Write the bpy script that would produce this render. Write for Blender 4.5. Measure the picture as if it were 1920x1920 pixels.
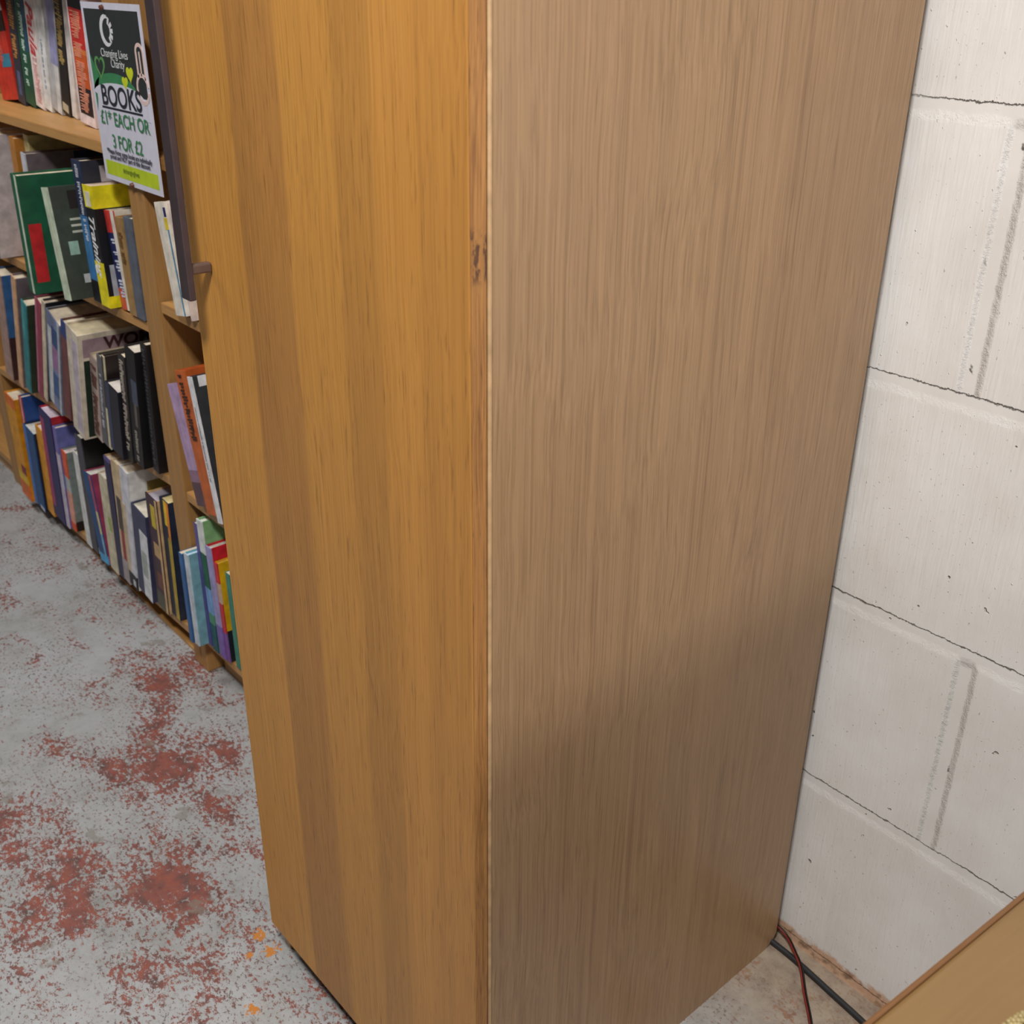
import bpy, bmesh, math, random
from mathutils import Vector, Matrix
random.seed(7)
for o in list(bpy.data.objects): bpy.data.objects.remove(o)
S = bpy.context.scene
COL = S.collection

# ------------------------------------------------------------------ camera
cam_d = bpy.data.cameras.new('camera'); cam = bpy.data.objects.new('camera', cam_d); COL.objects.link(cam)
F = Vector((-0.67618823, 0.59796257, -0.43036059))
R = Vector((0.65649851, 0.75415008, 0.0163513))
U = Vector((-0.33433394, 0.27147453, 0.90250894))
m = Matrix((R, U, -F)).transposed().to_4x4(); m.translation = Vector((0, -1.10832893, 1.33955133))
cam.matrix_world = m
cam_d.sensor_width = 36.0; cam_d.sensor_fit = 'HORIZONTAL'
cam_d.lens = 1991.127 / 1920 * 36
cam_d.shift_x = -34.3068 / 1920; cam_d.shift_y = -36.3169 / 1920
cam_d.clip_start = 0.02
cam_d.dof.use_dof = True; cam_d.dof.focus_distance = 1.25; cam_d.dof.aperture_fstop = 11
S.camera = cam

# ------------------------------------------------------------------ world, lamp and added fill lights, exposure
W = bpy.data.worlds.new('world'); S.world = W; W.use_nodes = True
W.node_tree.nodes['Background'].inputs[0].default_value = (0.86, 0.9, 1.0, 1)
W.node_tree.nodes['Background'].inputs[1].default_value = 0.08
def area(name, loc, target, sx, sy, power, color):
    d = bpy.data.lights.new(name, 'AREA'); d.shape = 'RECTANGLE'; d.size = sx; d.size_y = sy
    d.energy = power; d.color = color
    o = bpy.data.objects.new(name, d); COL.objects.link(o); o.location = loc
    o.rotation_euler = (Vector(target) - Vector(loc)).to_track_quat('-Z', 'Y').to_euler()
    o['kind'] = 'structure'
    return o
area('ceiling_lamp_near', (-0.12, -1.32, 2.5), (-0.12, -1.32, 0), 0.36, 0.22, 56, (1.0, 0.975, 0.94))
area('shelf_fill_light', (-2.7, -1.2, 2.8), (-2.7, -1.2, 0), 1.2, 0.25, 35, (1.0, 0.975, 0.945))  # unseen fill, added to brighten the shelves and the floor by them
area('fill_light_right', (2.3, -0.62, 1.22), (-0.6, -0.45, 0.9), 0.7, 0.55, 20, (0.97, 0.98, 1.0))  # invented low light; grazes the wall, throws desk shadow on cupboard side
S.view_settings.view_transform = 'Standard'; S.view_settings.look = 'None'
S.view_settings.exposure = 0.0; S.view_settings.gamma = 1.0; S.view_settings.use_curve_mapping = False

# ------------------------------------------------------------------ materials
def lin(c):
    return tuple(((v/255)/12.92 if v/255 <= 0.04045 else (((v/255)+0.055)/1.055)**2.4) for v in c) + (1,)
class NT:
    """small wrapper round a node tree"""
    def __init__(s, name, rough=0.5, spec=0.5):
        s.m = bpy.data.materials.new(name); s.m.use_nodes = True
        s.t = s.m.node_tree; s.b = s.t.nodes['Principled BSDF']
        s.b.inputs['Roughness'].default_value = rough
        s.b.inputs['Specular IOR Level'].default_value = spec
    def n(s, kind, **kw):
        x = s.t.nodes.new(kind)
        for k, v in kw.items(): setattr(x, k, v)
        return x
    def put(s, sock, v):
        if isinstance(v, bpy.types.NodeSocket): s.t.links.new(v, sock)
        elif v is not None: sock.default_value = v
    def math(s, op, a, b=None, c=None, clamp=False):
        x = s.n('ShaderNodeMath', operation=op, use_clamp=clamp)
        s.put(x.inputs[0], a)
        if b is not None: s.put(x.inputs[1], b)
        if c is not None: s.put(x.inputs[2], c)
        return x.outputs[0]
    def coord(s):
        x = s.n('ShaderNodeTexCoord'); return x.outputs['Object']
    def xyz(s, v):
        x = s.n('ShaderNodeSeparateXYZ'); s.put(x.inputs[0], v); return x.outputs
    def comb(s, a, b, c):
        x = s.n('ShaderNodeCombineXYZ'); s.put(x.inputs[0], a); s.put(x.inputs[1], b); s.put(x.inputs[2], c); return x.outputs[0]
    def scale(s, v, sc):
        x = s.n('ShaderNodeMapping'); s.put(x.inputs[0], v); x.inputs['Scale'].default_value = sc; return x.outputs[0]
    def noise(s, v, sc, det=3, rough=0.5, dist=0.0):
        x = s.n('ShaderNodeTexNoise'); s.put(x.inputs['Vector'], v)
        x.inputs['Scale'].default_value = sc; x.inputs['Detail'].default_value = det
        x.inputs['Roughness'].default_value = rough; x.inputs['Distortion'].default_value = dist
        return x.outputs[0]
    def ramp(s, f, stops, interp='LINEAR'):
        x = s.n('ShaderNodeValToRGB'); x.color_ramp.interpolation = interp; s.put(x.inputs[0], f)
        e = x.color_ramp.elements
        while len(e) < len(stops): e.new(0.5)
        for i, (p, c) in enumerate(stops):
            e[i].position = p; e[i].color = c if len(c) == 4 else lin(c)
        return x.outputs[0]
    def step(s, f, a, b):
        x = s.n('ShaderNodeMapRange', interpolation_type='SMOOTHSTEP'); s.put(x.inputs[0], f)
        x.inputs[1].default_value = a; x.inputs[2].default_value = b
        return x.outputs[0]
    def mix(s, f, a, b, mode='MIX'):
        x = s.n('ShaderNodeMix', data_type='RGBA', blend_type=mode)
        s.put(x.inputs[0], f); s.put(x.inputs[6], a); s.put(x.inputs[7], b); return x.outputs[2]
    def bump(s, h, strength=0.3, dist=0.001, prev=None):
        x = s.n('ShaderNodeBump'); s.put(x.inputs['Height'], h)
        x.inputs['Strength'].default_value = strength; x.inputs['Distance'].default_value = dist
        if prev is not None: s.put(x.inputs['Normal'], prev)
        return x.outputs[0]
    def out(s, color=None, normal=None, rough=None):
        if color is not None: s.put(s.b.inputs['Base Color'], color)
        if normal is not None: s.put(s.b.inputs['Normal'], normal)
        if rough is not None: s.put(s.b.inputs['Roughness'], rough)
        return s.m
_flat = {}
def flat(c, rough=0.45, var=0.1):
    key = (tuple(c), rough, var)
    if key in _flat: return _flat[key]
    k = NT('paint_%d_%d_%d' % tuple(int(v) for v in c), rough, 0.4)
    n = k.noise(k.coord(), 45, 3)
    d = lin(tuple(max(0, v*(1-var)) for v in c)); l = lin(tuple(min(255, v*(1+var)) for v in c))
    k.out(k.ramp(n, [(0.3, d), (0.7, l)])); _flat[key] = k.m
    return k.m

def wood(name, base, dark, grain=1.0, axis='Z', rough=0.42, bands=None, fine=420, bandaxis=0, bandlen=1.0, bandoff=0.0, run=0.012, cathedral=0.0, pores=0.5, spec=0.5):
    """grain runs along axis; bands = [(pos 0..1, tint)] across it"""
    k = NT(name, rough, spec); co = k.coord()
    st = {'Z': (1, 1, run), 'X': (run, 1, 1), 'Y': (1, run, 1)}[axis]
    st2 = {'Z': (1, 1, 0.05), 'X': (0.05, 1, 1), 'Y': (1, 0.05, 1)}[axis]
    wob = k.noise(k.scale(co, tuple(v*2 for v in {'Z': (1,1,.5), 'X': (.5,1,1), 'Y': (1,.5,1)}[axis])), 3, 2)
    vm = k.n('ShaderNodeVectorMath', operation='SCALE'); k.put(vm.inputs[0], k.comb(wob, wob, wob)); vm.inputs[3].default_value = 0.03 + cathedral
    va = k.n('ShaderNodeVectorMath', operation='ADD'); k.put(va.inputs[0], co); k.put(va.inputs[1], vm.outputs[0])
    cw = va.outputs[0]
    f1 = k.noise(k.scale(cw, st), fine, 3, 0.6)
    f2 = k.noise(k.scale(cw, st), fine*0.28, 3, 0.6)
    f3 = k.noise(k.scale(co, st2), 14, 2, 0.5)
    por = k.step(k.noise(k.scale(co, st2), fine*0.9, 2, 0.6), 0.60, 0.72)
    f = k.math('ADD', k.math('MULTIPLY', f1, 0.60), k.math('MULTIPLY', f2, 0.24))
    f = k.math('ADD', f, k.math('MULTIPLY', f3, 0.16))
    f = k.math('ADD', k.math('MULTIPLY', k.math('SUBTRACT', f, 0.5), 2.2*grain), 0.5, clamp=True)
    c = k.ramp(f, [(0.0, dark), (0.5, tuple((a+b)/2*0.4+b*0.6 for a, b in zip(dark, base))), (1.0, tuple(min(255, v*1.08) for v in base))])
    c = k.mix(k.math('MULTIPLY', por, pores), c, tuple(v*0.62 if i < 3 else 1 for i, v in enumerate(lin(dark))))
    if bands:
        u = k.xyz(co)[bandaxis]
        u = k.math('ADD', k.math('DIVIDE', k.math('ADD', u, k.math('MULTIPLY', k.math('SUBTRACT', wob, 0.5), 0.01)), bandlen), bandoff)
        t = k.ramp(u, [(p, tuple(v)+(1,)) for p, v in bands], 'LINEAR')
        c = k.mix(1.0, c, t, 'MULTIPLY')
    h = k.math('SUBTRACT', f1, k.math('MULTIPLY', por, 0.6))
    k.out(c, k.bump(h, 0.25, 0.0004))
    return k
def band(stops):                        # hard-edged strips: [(end, tint)]
    r = []; s = 0.0
    for e, t in stops:
        r += [(min(1, s+0.006), t), (max(0, e-0.006), t)]; s = e
    return r

# door: strip veneer of differing boards
DW = 0.4946
_b = [(0.26, (1.12, 1.10, 0.99)), (0.45, (0.83, 0.80, 0.88)), (0.63, (1.02, 1.0, 0.94)), (0.75, (0.88, 0.86, 0.86)), (0.87, (1.02, 0.98, 0.96)), (1.0, (0.94, 0.90, 0.90))]
M_door = wood('door_oak_veneer', (192, 138, 66), (146, 98, 43), 0.7, 'Z', 0.5, band(_b), 480, 0, DW, 1.0, pores=0.5, run=0.006).m
M_edge = wood('door_edge_veneer', (176, 124, 66), (108, 66, 30), 1.2, 'Z', 0.55, fine=700, pores=0.6)
k = M_edge; co = k.coord(); z = k.xyz(co)[2]
zone = k.math('MULTIPLY', k.step(z, 1.128, 1.14), k.math('SUBTRACT', 1.0, k.step(z, 1.165, 1.18)))
chip = k.math('MULTIPLY', zone, k.step(k.noise(k.scale(co, (1, 1, 0.3)), 190, 4, 0.7), 0.47, 0.56))
base_c = k.b.inputs['Base Color'].links[0].from_socket
k.out(k.mix(k.math('MULTIPLY', chip, 0.85), base_c, lin((62, 36, 30)))); M_edge = k.m
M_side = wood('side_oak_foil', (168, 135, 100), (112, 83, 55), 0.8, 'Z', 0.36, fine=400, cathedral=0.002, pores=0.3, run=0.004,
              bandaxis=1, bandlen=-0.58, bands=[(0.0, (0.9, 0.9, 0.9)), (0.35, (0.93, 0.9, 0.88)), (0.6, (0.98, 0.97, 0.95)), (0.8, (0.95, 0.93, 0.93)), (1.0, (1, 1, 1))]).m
M_trim = flat((184, 150, 110), 0.4)
M_shelf = wood('bookcase_beech', (176, 132, 78), (134, 94, 48), 0.6, 'Z', 0.5, fine=260, pores=0.25).m
M_shelfX = wood('bookcase_beech_across', (196, 148, 88), (150, 106, 56), 0.6, 'X', 0.45, fine=260, pores=0.25).m
M_back = wood('bookcase_back_board', (150, 108, 62), (104, 70, 36), 0.5, 'Z', 0.7, fine=200).m
M_desk = wood('desk_laminate', (120, 92, 56), (104, 80, 46), 0.35, 'Y', 0.33, fine=200, pores=0.08).m
M_deskedge = wood('desk_edge_band', (112, 76, 42), (90, 58, 30), 0.6, 'Y', 0.4, fine=240).m
M_bronze = flat((74, 62, 64), 0.34, 0.05); M_bronze.node_tree.nodes['Principled BSDF'].inputs['Metallic'].default_value = 0.35
M_steel = flat((120, 104, 100), 0.3, 0.05); M_steel.node_tree.nodes['Principled BSDF'].inputs['Metallic'].default_value = 0.7
M_rubber = flat((38, 40, 42), 0.5)
M_gap = flat((30, 22, 16), 0.8)
M_pages = flat((214, 200, 176), 0.8)

# painted block wall
def wall_material():
    k = NT('white_painted_blockwork', 0.52, 0.4); co = k.coord(); x, y, z = k.xyz(co)
    Z0, DZ = 0.3224, 0.3061
    wv = k.math('MULTIPLY', k.math('SUBTRACT', k.noise(co, 55, 6, 0.8), 0.5), 0.013)
    zz = k.math('SUBTRACT', k.math('ADD', z, wv), Z0 - DZ)
    cell = k.math('FLOOR', k.math('DIVIDE', zz, DZ))
    fr = k.math('SUBTRACT', zz, k.math('MULTIPLY', cell, DZ))          # height above joint below, metres
    crack_d = k.math('MINIMUM', fr, k.math('SUBTRACT', DZ, fr))
    wid = k.math('ADD', 0.0003, k.math('MULTIPLY', k.noise(co, 9, 3), 0.0016))
    crack = k.math('SUBTRACT', 1.0, k.math('DIVIDE', crack_d, wid, clamp=True), clamp=True)
    patch = k.step(k.noise(k.scale(co, (1, 1, 3)), 7, 2), 0.30, 0.45)
    crack = k.math('MULTIPLY', crack, patch)
    below = k.math('SUBTRACT', DZ, fr)                                  # depth below crack
    band_ = k.math('SUBTRACT', 1.0, k.step(below, 0.011, 0.025))
    # upright joints: odd courses at -0.4514 / -0.5186, even courses shifted half a block
    odd = k.math('MODULO', k.math('ADD', cell, 20), 2.0)
    sh = k.math('ADD', k.math('MULTIPLY', odd, 0.225), k.math('ADD', k.math('MULTIPLY', k.math('SUBTRACT', cell, 1), 0.0336), k.math('MULTIPLY', k.math('LESS_THAN', cell, 0.5), 0.09)))
    xx = k.math('ADD', k.math('ADD', x, 9.4514), k.math('ADD', sh, k.math('MULTIPLY', wv, 0.6)))
    fx = k.math('SUBTRACT', xx, k.math('MULTIPLY', k.math('FLOOR', k.math('DIVIDE', xx, 0.45)), 0.45))
    fx = k.math('ABSOLUTE', k.math('SUBTRACT', fx, 0.225))
    vj = k.math('SUBTRACT', 1.0, k.step(fx, 0.006, 0.016))
    vj = k.math('MULTIPLY', vj, k.math('SUBTRACT', 1.0, band_))
    streak = k.noise(k.scale(co, (1, 1, 0.06)), 300, 3, 0.6)
    streak2 = k.noise(k.scale(co, (1, 1, 0.1)), 70, 3, 0.6)
    drips = k.step(k.noise(k.scale(co, (1, 1, 0.6)), 240, 2, 0.6), 0.66, 0.76)
    face = k.math('ADD', k.math('MULTIPLY', streak, 0.0005), k.math('MULTIPLY', streak2, 0.0010))
    face = k.math('ADD', face, k.math('MULTIPLY', drips, 0.0007))
    fm = k.math('SUBTRACT', 1.0, k.math('MULTIPLY', k.math('MAXIMUM', band_, vj), 0.75))
    h = k.math('MULTIPLY', face, fm)
    h = k.math('SUBTRACT', h, k.math('MULTIPLY', vj, 0.0035))
    h = k.math('SUBTRACT', h, k.math('MULTIPLY', band_, 0.0014))
    h = k.math('SUBTRACT', h, k.math('MULTIPLY', crack, 0.004))
    pit = k.step(k.noise(co, 60, 2, 0.5), 0.735, 0.775)
    h = k.math('SUBTRACT', h, k.math('MULTIPLY', pit, 0.003))
    c = k.ramp(k.noise(co, 6, 4, 0.6), [(0.35, (217, 213, 208)), (0.65, (229, 227, 224))])
    c = k.mix(k.math('MULTIPLY', crack, 0.9), c, lin((112, 102, 90)))
    c = k.mix(k.math('MULTIPLY', pit, 0.55), c, lin((120, 108, 96)))
    jd = k.math('MULTIPLY', vj, k.step(k.noise(co, 42, 3, 0.6), 0.64, 0.70))
    c = k.mix(k.math('MULTIPLY', jd, 0.9), c, lin((60, 56, 48)))
    # rust / dirt creeping up from the floor
    n = k.noise(k.scale(co, (1, 1, 1)), 30, 4, 0.65)
    edge = k.math('SUBTRACT', 0.036, k.math('MULTIPLY', k.math('SUBTRACT', n, 0.3), 0.05))
    d = k.math('SUBTRACT', 1.0, k.step(k.math('SUBTRACT', z, edge), -0.006, 0.006))
    dirt = k.ramp(k.noise(co, 55, 3), [(0.35, (132, 92, 58)), (0.5, (206, 164, 130)), (0.7, (196, 150, 118))])
    c = k.mix(k.math('MULTIPLY', d, 0.9), c, dirt)
    sp = k.math('MULTIPLY', k.step(k.noise(co, 95, 3, 0.6), 0.68, 0.72), k.math('SUBTRACT', 1.0, k.step(z, 0.05, 0.14)))
    c = k.mix(k.math('MULTIPLY', sp, 0.8), c, lin((96, 80, 64)))
    return k.out(c, k.bump(h, 1.0, 1.0))
M_wall = wall_material()

def floor_material():
    k = NT('worn_painted_concrete', 0.55, 0.4); co = k.coord(); x, y, z = k.xyz(co)
    stretched = k.scale(co, (1.0, 1.35, 1.0))
    fine = k.noise(stretched, 88, 7, 0.78)
    mid = k.noise(stretched, 9, 4, 0.6, 0.4)
    big = k.noise(co, 2.3, 2, 0.5)
    # worn areas (real wear patches on the floor)
    zone = None
    for cx, cy, r, w in [(-1.90, -0.46, 0.20, .85), (-1.66, -0.58, 0.22, 1.0), (-1.62, -0.86, 0.16, 1.0), (-1.36, -0.68, 0.20, 1.0), (-1.42, -0.84, 0.2, 1.0),
                         (-1.47, -0.55, 0.12, .6), (-1.16, -0.68, 0.12, .8), (-1.25, -0.80, 0.11, .7), (-1.06, -0.80, 0.1, .7), (-0.55, -0.26, 0.07, 1.0), (-0.98, -0.62, 0.09, .4)]:
        dx = k.math('SUBTRACT', x, cx); dy = k.math('SUBTRACT', y, cy)
        d = k.math('SQRT', k.math('ADD', k.math('MULTIPLY', dx, dx), k.math('MULTIPLY', k.math('MULTIPLY', dy, dy), 1.4)))
        g = k.math('MULTIPLY', k.math('SUBTRACT', 1.0, k.math('DIVIDE', d, r), clamp=True), w)
        zone = g if zone is None else k.math('MAXIMUM', zone, g)
    a = k.math('ADD', k.math('MULTIPLY', fine, 1.15), k.math('MULTIPLY', mid, 0.75))
    a = k.math('ADD', a, k.math('MULTIPLY', zone, 0.20))
    red = k.step(a, 1.045, 1.085)
    spk = k.math('MULTIPLY', k.step(k.noise(stretched, 120, 5, 0.72), 0.55, 0.60), k.step(k.math('ADD', k.noise(stretched, 5, 4, .6), k.math('MULTIPLY', zone, .2)), 0.38, 0.56))
    grey = k.ramp(k.math('ADD', k.math('MULTIPLY', k.noise(co, 22, 5, 0.7), 0.5), k.math('MULTIPLY', big, 0.5)),
                  [(0.3, (134, 134, 131)), (0.5, (161, 162, 162)), (0.7, (176, 178, 181))])
    redc = k.ramp(k.noise(co, 40, 3), [(0.3, (88, 56, 50)), (0.5, (128, 66, 54)), (0.7, (146, 72, 52))])
    spc = k.ramp(k.noise(co, 17, 2), [(0.4, (98, 84, 80)), (0.6, (120, 76, 66))])
    c = k.mix(k.math('MULTIPLY', spk, 0.9), grey, spc)
    c = k.mix(k.math('MULTIPLY', red, 0.92), c, redc)
    bare = k.math('MULTIPLY', k.step(k.noise(co, 13, 4, 0.6), 0.62, 0.67), 0.6)
    c = k.mix(bare, c, lin((126, 120, 110)))
    # dusty brown strip by the wall, right of the cupboard
    near = k.math('MULTIPLY', k.math('SUBTRACT', 1.0, k.step(k.math('MULTIPLY', y, -1), 0.05, 0.3)), k.step(x, -0.9, -0.66))
    c = k.mix(k.math('MULTIPLY', near, 0.75), c, k.ramp(k.noise(co, 34, 5, .7), [(0.3, (118, 92, 72)), (0.6, (158, 138, 112))]))
    # orange paint flecks near the cupboard foot
    og = None
    for cx, cy, r in [(-1.125, -0.625, 0.022), (-1.165, -0.625, 0.02), (-1.015, -0.745, 0.024), (-1.05, -0.695, 0.02), (-1.14, -0.655, 0.012)]:
        dx = k.math('SUBTRACT', x, cx); dy = k.math('SUBTRACT', y, cy)
        d = k.math('SQRT', k.math('ADD', k.math('MULTIPLY', dx, dx), k.math('MULTIPLY', dy, dy)))
        g = k.math('SUBTRACT', 1.0, k.math('DIVIDE', d, r), clamp=True)
        og = g if og is None else k.math('MAXIMUM', og, g)
    om = k.step(k.math('ADD', k.noise(co, 120, 4, .7), k.math('MULTIPLY', og, 0.3)), 0.66, 0.69)
    om = k.math('MULTIPLY', om, k.step(og, 0.05, 0.3))
    c = k.mix(om, c, lin((190, 122, 52)))
    hb = k.math('SUBTRACT', k.math('MULTIPLY', fine, 0.3), k.math('MULTIPLY', k.math('MAXIMUM', red, spk), 0.4))
    return k.out(c, k.bump(hb, 0.35, 0.0012))
M_floor = floor_material()

# ------------------------------------------------------------------ mesh helpers
def link(name, bm, mats, parent=None, loc=None, smooth=False):
    me = bpy.data.meshes.new(name); bm.normal_update(); bm.to_mesh(me); bm.free()
    for mm in (mats if isinstance(mats, (list, tuple)) else [mats]): me.materials.append(mm)
    if smooth:
        for pl in me.polygons: pl.use_smooth = True
    o = bpy.data.objects.new(name, me); COL.objects.link(o)
    if parent is not None: o.parent = parent
    if loc is not None: o.location = loc
    return o
def bx(bm, x0, x1, y0, y1, z0, z1, mi=0, bevel=0.0, skip=()):
    vs = [bm.verts.new(p) for p in ((x0,y0,z0),(x1,y0,z0),(x1,y1,z0),(x0,y1,z0),(x0,y0,z1),(x1,y0,z1),(x1,y1,z1),(x0,y1,z1))]
    fs = []
    for q in ((3,2,1,0),(4,5,6,7),(0,1,5,4),(1,2,6,5),(2,3,7,6),(3,0,4,7)):
        f = bm.faces.new([vs[i] for i in q]); f.material_index = mi; fs.append(f)
    if bevel:
        ed = list({e for f in fs for e in f.edges})
        bmesh.ops.bevel(bm, geom=ed, offset=bevel, segments=2, affect='EDGES', profile=0.5, material=-1)
    return vs
def box(name, x0, x1, y0, y1, z0, z1, mat, parent=None, bevel=0.0015):
    bm = bmesh.new(); bx(bm, x0, x1, y0, y1, z0, z1, 0, bevel); return link(name, bm, mat, parent)
def empty(name, loc=(0,0,0), rz=0, label=None, cat=None, group=None):
    o = bpy.data.objects.new(name, None); COL.objects.link(o); o.location = loc; o.rotation_euler = (0,0,rz)
    o.empty_display_size = 0.05
    if label: o['label'] = label
    if cat: o['category'] = cat
    if group: o['group'] = group
    return o
def struct(o): o['kind'] = 'structure'; return o
def tube(bm, pts, r, seg=10, mi=0):
    """swept tube through points, smoothed by Catmull-Rom"""
    P = [Vector(p) for p in pts]; Q = []
    for i in range(len(P)-1):
        a, b, c, d = P[max(i-1,0)], P[i], P[i+1], P[min(i+2,len(P)-1)]
        for s in range(8):
            t = s/8; Q.append(0.5*((2*b)+(c-a)*t+(2*a-5*b+4*c-d)*t*t+(3*b-a-3*c+d)*t**3))
    Q.append(P[-1]); rings = []
    for i, q in enumerate(Q):
        tg = (Q[min(i+1,len(Q)-1)]-Q[max(i-1,0)]).normalized()
        s_ = tg.cross(Vector((0,0,1)));  s_ = s_.normalized() if s_.length > 1e-4 else Vector((1,0,0))
        u_ = s_.cross(tg).normalized()
        rings.append([bm.verts.new(q+(s_*math.cos(2*math.pi*j/seg)+u_*math.sin(2*math.pi*j/seg))*r) for j in range(seg)])
    for a, b in zip(rings, rings[1:]):
        for j in range(seg):
            f = bm.faces.new((a[j], a[(j+1)%seg], b[(j+1)%seg], b[j])); f.material_index = mi
    bm.faces.new(rings[0]); bm.faces.new(list(reversed(rings[-1])))
def text_mesh(body, size, shear=0.0, bold=0.0, ext=0.0002, xs=1.0, align='LEFT'):
    c = bpy.data.curves.new('t', 'FONT'); c.body = body; c.size = size; c.shear = shear; c.offset = bold; c.extrude = ext
    c.align_x = align; c.align_y = 'BOTTOM_BASELINE' if hasattr(c, 'align_y') else c.align_y
    o = bpy.data.objects.new('t', c); COL.objects.link(o)
    bpy.context.view_layer.update()
    me = bpy.data.meshes.new_from_object(o.evaluated_get(bpy.context.evaluated_depsgraph_get()))
    bpy.data.objects.remove(o); bpy.data.curves.remove(c)
    bm = bmesh.new(); bm.from_mesh(me); bpy.data.meshes.remove(me)
    for v in bm.verts: v.co.x *= xs
    return bm
def merge(dst, src, mat4=None, mi=0):
    if mat4 is not None: bmesh.ops.transform(src, matrix=mat4, verts=src.verts)
    mp = {v: dst.verts.new(v.co) for v in src.verts}
    for f in src.faces:
        try: g = dst.faces.new([mp[v] for v in f.verts]); g.material_index = mi
        except ValueError: pass
    src.free()

# ------------------------------------------------------------------ setting
bm = bmesh.new(); bx(bm, -5.2, 2.6, -4.2, 0.1, -0.08, 0.0); struct(link('floor', bm, M_floor))
bm = bmesh.new(); bx(bm, -5.2, 2.6, 0.0, 0.14, 0.0, 3.1); struct(link('wall_back', bm, M_wall))
bm = bmesh.new(); bx(bm, 2.6, 2.74, -4.2, 0.14, 0.0, 3.1); struct(link('wall_right', bm, flat((226, 222, 214), 0.6)))

# ------------------------------------------------------------------ tall cupboard
CR = 0.0087
cup = empty('tall_cupboard', (-0.6366, -0.0167, 0), CR, 'tall oak-effect cupboard with one door and long dark handle, against the white block wall', 'cupboard')
D0, D1 = -0.5805, -0.5982          # carcass front, door front
# right side panel with a small chamfer at its foot by the wall
bm = bmesh.new()
prof = [(-0.002, 0.02), (-0.002, 2.01), (D0+0.0045, 2.01), (D0+0.0045, 0.0), (-0.028, 0.0), (-0.009, 0.007)]
va = [bm.verts.new((0.0, y, z)) for y, z in prof]; vb = [bm.verts.new((-0.018, y, z)) for y, z in prof]
bm.faces.new(list(reversed(va))); bm.faces.new(vb)
for i in range(len(prof)):
    j = (i+1) % len(prof); bm.faces.new((va[i], va[j], vb[j], vb[i]))
bmesh.ops.recalc_face_normals(bm, faces=bm.faces)
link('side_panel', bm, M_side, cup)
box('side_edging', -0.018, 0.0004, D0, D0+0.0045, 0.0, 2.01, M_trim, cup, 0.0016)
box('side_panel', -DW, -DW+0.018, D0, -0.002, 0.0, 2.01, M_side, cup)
box('top_panel', -DW+0.018, -0.018, D0, -0.002, 1.99, 2.01, M_side, cup)
box('back_panel', -DW+0.018, -0.018, -0.008, -0.002, 0.06, 1.99, M_back, cup, 0)
box('plinth', -DW+0.018, -0.018, D0+0.03, D0+0.048, 0.0, 0.06, M_side, cup)
bm = bmesh.new(); bx(bm, -DW, -0.0012, D1, D0-0.0018, 0.056, 2.005, 0, 0.0012)
door = link('door', bm, M_door, cup); 
# veneer band on the door's closing edge
box('edge_veneer', -0.0012, 0.0002, D1+0.0006, D0-0.0020, 0.057, 2.004, M_edge, door, 0.0)
# shift door texture so that 0..1 spans its width from left
# long bar handle with two stand-offs
bm = bmesh.new(); bx(bm, -0.4600, -0.4395, D1-0.0315, D1-0.0235, 1.030, 1.80, 0, 0.0014)
hd = link('handle', bm, M_bronze, door, None)
for zz in (1.062, 1.765):
    bm = bmesh.new(); bx(bm, -0.4535, -0.4430, D1-0.0240, D1-0.0002, zz-0.0055, zz+0.0055, 0, 0.0022)
    link('standoff', bm, M_steel, hd)

# ------------------------------------------------------------------ bookcases
def slab(bm, x0, x1, y0, y1, za, zb, t, mi=0):       # board whose top runs from za at x0 to zb at x1
    vs = [bm.verts.new(p) for p in ((x0,y0,za-t),(x1,y0,zb-t),(x1,y1,zb-t),(x0,y1,za-t),(x0,y0,za),(x1,y0,zb),(x1,y1,zb),(x0,y1,za))]
    fs = [bm.faces.new([vs[i] for i in q]) for q in ((3,2,1,0),(4,5,6,7),(0,1,5,4),(1,2,6,5),(2,3,7,6),(3,0,4,7))]
    bmesh.ops.bevel(bm, geom=list({e for f in fs for e in f.edges}), offset=0.0012, segments=2, affect='EDGES')
YF, YB = -0.372, -0.085
def bookcase(x0, x1, shelves, label, plinth_y, ut=0.036, ul=None):
    o = empty('bookcase', ((x0+x1)/2, YF, 0), 0, label, 'bookcase', None)
    cx = (x0+x1)/2
    def P(name, bm, mat): return link(name, bm, mat, o, (-cx, -YF, 0))
    for a, b in ((x0, x0+(ul or ut)), (x1-ut, x1)):
        bm = bmesh.new(); bx(bm, a, b, YF, YB, 0, 1.96, 0, 0.003); P('side_panel', bm, M_shelf)
    for n, (za, zb) in enumerate(shelves):
        bm = bmesh.new(); slab(bm, x0+ut, x1-ut, YF+0.002, YB-0.004, za, zb, 0.020); P('shelf' if n else 'bottom_shelf', bm, M_shelfX)
    bm = bmesh.new(); bx(bm, x0, x1, YF, YB, 1.96, 1.985, 0, 0.002); P('top_panel', bm, M_shelfX)
    bm = bmesh.new(); bx(bm, x0+ut, x1-ut, plinth_y, plinth_y+0.018, 0, min(shelves[0])-0.021); P('plinth', bm, M_shelfX)
    bm = bmesh.new(); bx(bm, x0+ut, x1-ut, YB-0.003, YB, 0.02, 1.96); P('back_panel', bm, M_back)
    return o
zs = {4: lambda X: .052+.045*(X+2.5), 3: lambda X: .403+.06*(X+2.5), 2: lambda X: .752+.03*(X+2.1), 1: lambda X: 1.071,
      5: lambda X: .095, 7: lambda X: .432, 6: lambda X: .812}
bookcase(-3.091, -1.893, [(zs[r](-3.055), zs[r](-1.929)) for r in (4, 3, 2, 1)] + [(1.40, 1.40)],
         'wide beech bookcase packed with books, left of the narrow bookcase', YF+0.012)
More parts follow.
